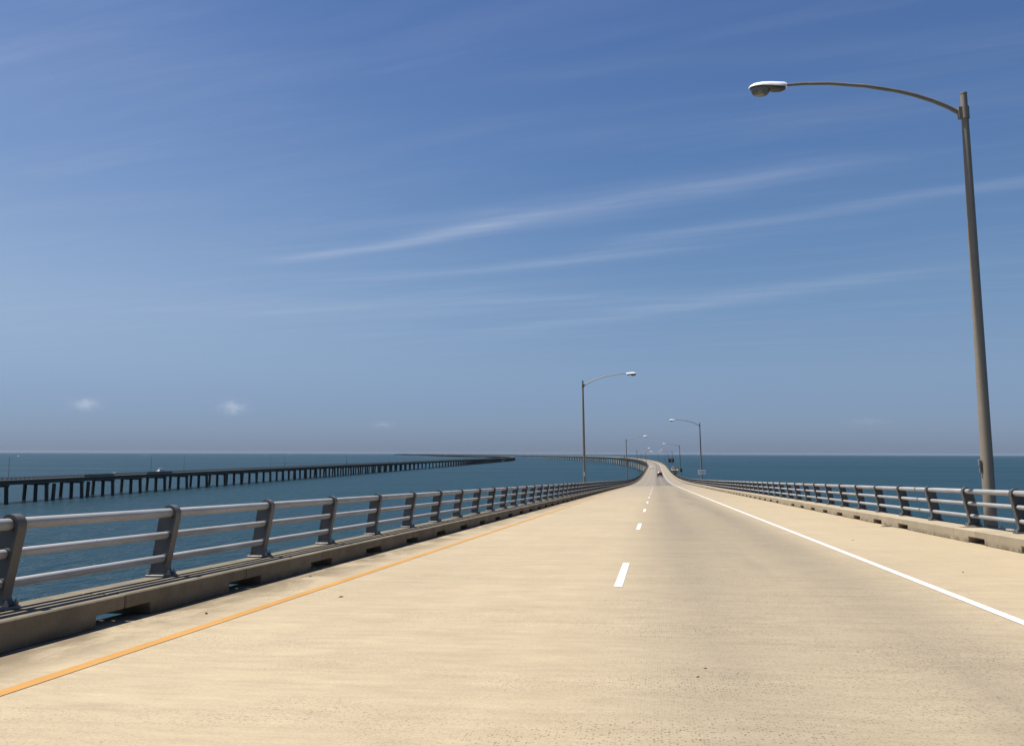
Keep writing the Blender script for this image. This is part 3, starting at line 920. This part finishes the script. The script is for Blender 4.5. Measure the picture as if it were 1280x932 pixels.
for u0 in (-3.9, -1.3, 1.3, 3.9):
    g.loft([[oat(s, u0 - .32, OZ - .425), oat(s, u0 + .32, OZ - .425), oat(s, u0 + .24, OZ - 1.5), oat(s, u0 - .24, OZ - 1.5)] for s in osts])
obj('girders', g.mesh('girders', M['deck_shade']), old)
for sd in (-1, 1):
    obj('curb_strip', MB().loft([[oat(s, sd * (HW - .55), OZ + .004), oat(s, sd * (HW - .02), OZ + .004), oat(s, sd * (HW - .02), OZ + .26), oat(s, sd * (HW - .55), OZ + .26)] for s in osts]).mesh('curb_strip', M['new_conc']), old)
rp, rr = MB(), MB()
for sd in (-1, 1):
    s = 60.0
    while s < 1500:
        rp.box((sd * (HW - .3), 0, OZ + .62), (.16, .13, .74), oframe(s)); s += 2.5
    for z in (.42, .68, .95):
        rr.tube([oat(s, sd * (HW - .32), OZ + z) for s in osts if s < 4200], .045, 6)
obj('distant_posts', rp.mesh('distant_posts', M['post']), old, kind='stuff')
obj('distant_rails', rr.mesh('distant_rails', M['sleeve']), old, kind='stuff')
for a, bb in ((362, 384), (412, 436)):
    obj('guard_panel', MB().loft([[oat(s, HW - .1, OZ + .27), oat(s, HW + .05, OZ + .27), oat(s, HW + .05, OZ + 1.15), oat(s, HW - .1, OZ + 1.15)] for s in (a, bb)]).mesh('guard_panel', M['rust']), old)
CAP1 = MB().prism([(-5.1, OZ - 1.5), (5.1, OZ - 1.5), (5.1, OZ - 1.95), (4.6, OZ - 2.2), (-4.6, OZ - 2.2), (-5.1, OZ - 1.95)], 1, -.62, .62).mesh('cap_beam', M['deck_shade'])
HP = OZ - 2.0
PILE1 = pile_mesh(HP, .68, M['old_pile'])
rest = MB()
s = 338 - 22.9 * 9; n = 0
while s < 9200:
    m = oframe(s)
    if s > 230 and n < 297:
        obj('cap_beam', CAP1, old, m)
        for bx, tx in ((-4.6, -4.0), (0, 0), (4.6, 4.0)):
            obj('pile', PILE1, old, m @ lean(bx, 0, tx, 0, HP)); n += 1
        if abs(s - 338) < 1 or abs(s - 360.9) < 1:
            obj('pile', PILE1, old, m @ lean(4.4, 4.2, 3.9, 5.8, HP)); n += 1
    else:
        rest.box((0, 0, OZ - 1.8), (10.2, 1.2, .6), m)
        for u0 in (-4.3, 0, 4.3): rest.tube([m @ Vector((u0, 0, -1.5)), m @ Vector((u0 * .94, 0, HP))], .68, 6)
    s += 22.9
obj('distant_piles', rest.mesh('distant_piles', M['old_pile']), old, kind='stuff')

def old_lamp(s, side, label):
    u = side * (HW + .15)
    p = oat(s, u, OZ + .2); h = opath(s)[2]
    m = Matrix.Translation(p) @ Matrix.Rotation(-h + (0 if side > 0 else math.pi), 4, 'Z') @ Matrix.Scale(.86, 4)
    root = thing('street_lamp', m, label, 'street lamp', 'street lamps along the older trestle')
    for nm in ('pole', 'base_flange', 'arm', 'clamp'): obj(nm, LM[nm], root)
    lu = obj('luminaire', LM['luminaire'], root); obj('lens', LM['lens'], lu)
ORD = ('first', 'second', 'third', 'fourth', 'fifth', 'sixth', 'seventh')
FE = ['%s lamp on the far edge of the older trestle, counted from before the guard panels' % o for o in ORD]
NE = ['%s lamp on the near edge of the older trestle, counted from the guard panel' % o for o in ORD]
FE[2] = 'lamp carrying a black signal box on the far edge of the older trestle'
NE[2] = 'lamp carrying a black signal box on the near edge of the older trestle'
for i, s in enumerate((329, 468, 618, 770, 925, 1080, 1240)):
    old_lamp(s, -1, FE[i])
for i, s in enumerate((415, 566, 735, 850, 1000, 1160, 1320)):
    old_lamp(s, 1, NE[i])
for s, sd in ((618, -1), (735, 1)):
    signal_box(oframe(s + .1, sd * (HW + .15) - (.0), OZ + 2.6) @ Matrix.Rotation(0, 4, 'Z'), 'small black signal box on a %s-edge lamp of the older trestle' % ('far' if sd < 0 else 'near'))
vehicle(oframe(437, -1.8, OZ + .002) @ Matrix.Rotation(math.pi, 4, 'Z'), 'pale grey van on the older trestle driving along its far lane', 'van', M['greypaint'], True, name='van', box=True)
vehicle(oframe(390, 1.8, OZ + .002), 'pale grey car on the older trestle behind the brown guard panel', 'car', M['greypaint'], False)
vehicle(oframe(1950, -1.8, OZ + .002), 'white van at the far end of the older trestle', 'van', M['whitepaint'], True, name='van', box=True)

# ------------------------------------------------------------------ litter on the deck
def scrap(s, u, w_, l_, h_, rz, label):
    n = 7; top = []
    pts = [(w_ / 2 * math.cos(2 * math.pi * q / n) * random.uniform(.6, 1.1), l_ / 2 * math.sin(2 * math.pi * q / n) * random.uniform(.6, 1.1)) for q in range(n)]
    vs = [(x, y, 0.001) for x, y in pts] + [(x * .7, y * .7, h_ * random.uniform(.6, 1.2)) for x, y in pts]
    fs = [tuple(range(n - 1, -1, -1)), tuple(range(n, 2 * n))] + [(q, (q + 1) % n, (q + 1) % n + n, q + n) for q in range(n)]
    o = obj('road_debris', MB().add(vs, fs).mesh('road_debris', M['debris']), None, frame(s, u) @ Matrix.Rotation(rz, 4, 'Z'))
    o['label'] = label; o['category'] = 'debris'; o['group'] = 'scraps lying on the road'
def ground(x, y):
    """deck coordinates of a photo pixel"""
    d = ray(x, y); o = Vector((0, 0, CAM_Z))
    s, u = 10.0, 0.0
    for _ in range(40):
        p = at(s, u); n_ = frame(s, u).col[2].to_3d()
        t = (p - o).dot(n_) / d.dot(n_); q = o + d * t
        h = PSI0
        s = q.x * math.sin(h) + q.y * math.cos(h); u = q.x * math.cos(h) - q.y * math.sin(h)
    return s, u
for (x, y, w_, l_, h_, rz, lb) in ((426, 746, .075, .022, .010, .9, 'small dark leaf-like scrap beside the yellow line'),
                                  (1110, 658, .42, .10, .02, .0, 'dark flat strip of debris beside the right curb'),
                                  (882, 835, .028, .016, .006, 0, 'tiny dark chip lying in the right lane'),
                                  (872, 846, .028, .014, .006, .4, 'tiny dark chip lying in the right lane'),
                                  (388, 720, .05, .03, .01, 0, 'tiny dark pebble between the left curb and yellow line'),
                                  (258, 767, .035, .03, .015, 0, 'tiny dark pebble between the left curb and yellow line'),
                                  (1204, 715, .03, .03, .010, 0, 'tiny dark pebble on the right shoulder'),
                                  (1066, 675, .035, .03, .010, 0, 'tiny dark pebble on the right shoulder')):
    s_, u_ = ground(x, y)
    scrap(s_, u_, w_, l_, h_, rz, lb)

# ------------------------------------------------------------------ sea haze
HZM = bpy.data.materials.new('sea_haze')
HZM.use_nodes = True
ht = NT(HZM.node_tree)
ho = ht.n('ShaderNodeOutputMaterial')
hv = ht.n('ShaderNodeVolumePrincipled', inp={'Color': rgb(.58, .70, .86), 'Density': 1.0e-5, 'Anisotropy': 0.0})
ht.put(ho.inputs['Volume'], hv.outputs[0])
obj('haze', MB().box((0, 0, 15.0), (45000, 45000, 36.0)).mesh('haze', HZM), kind='stuff')
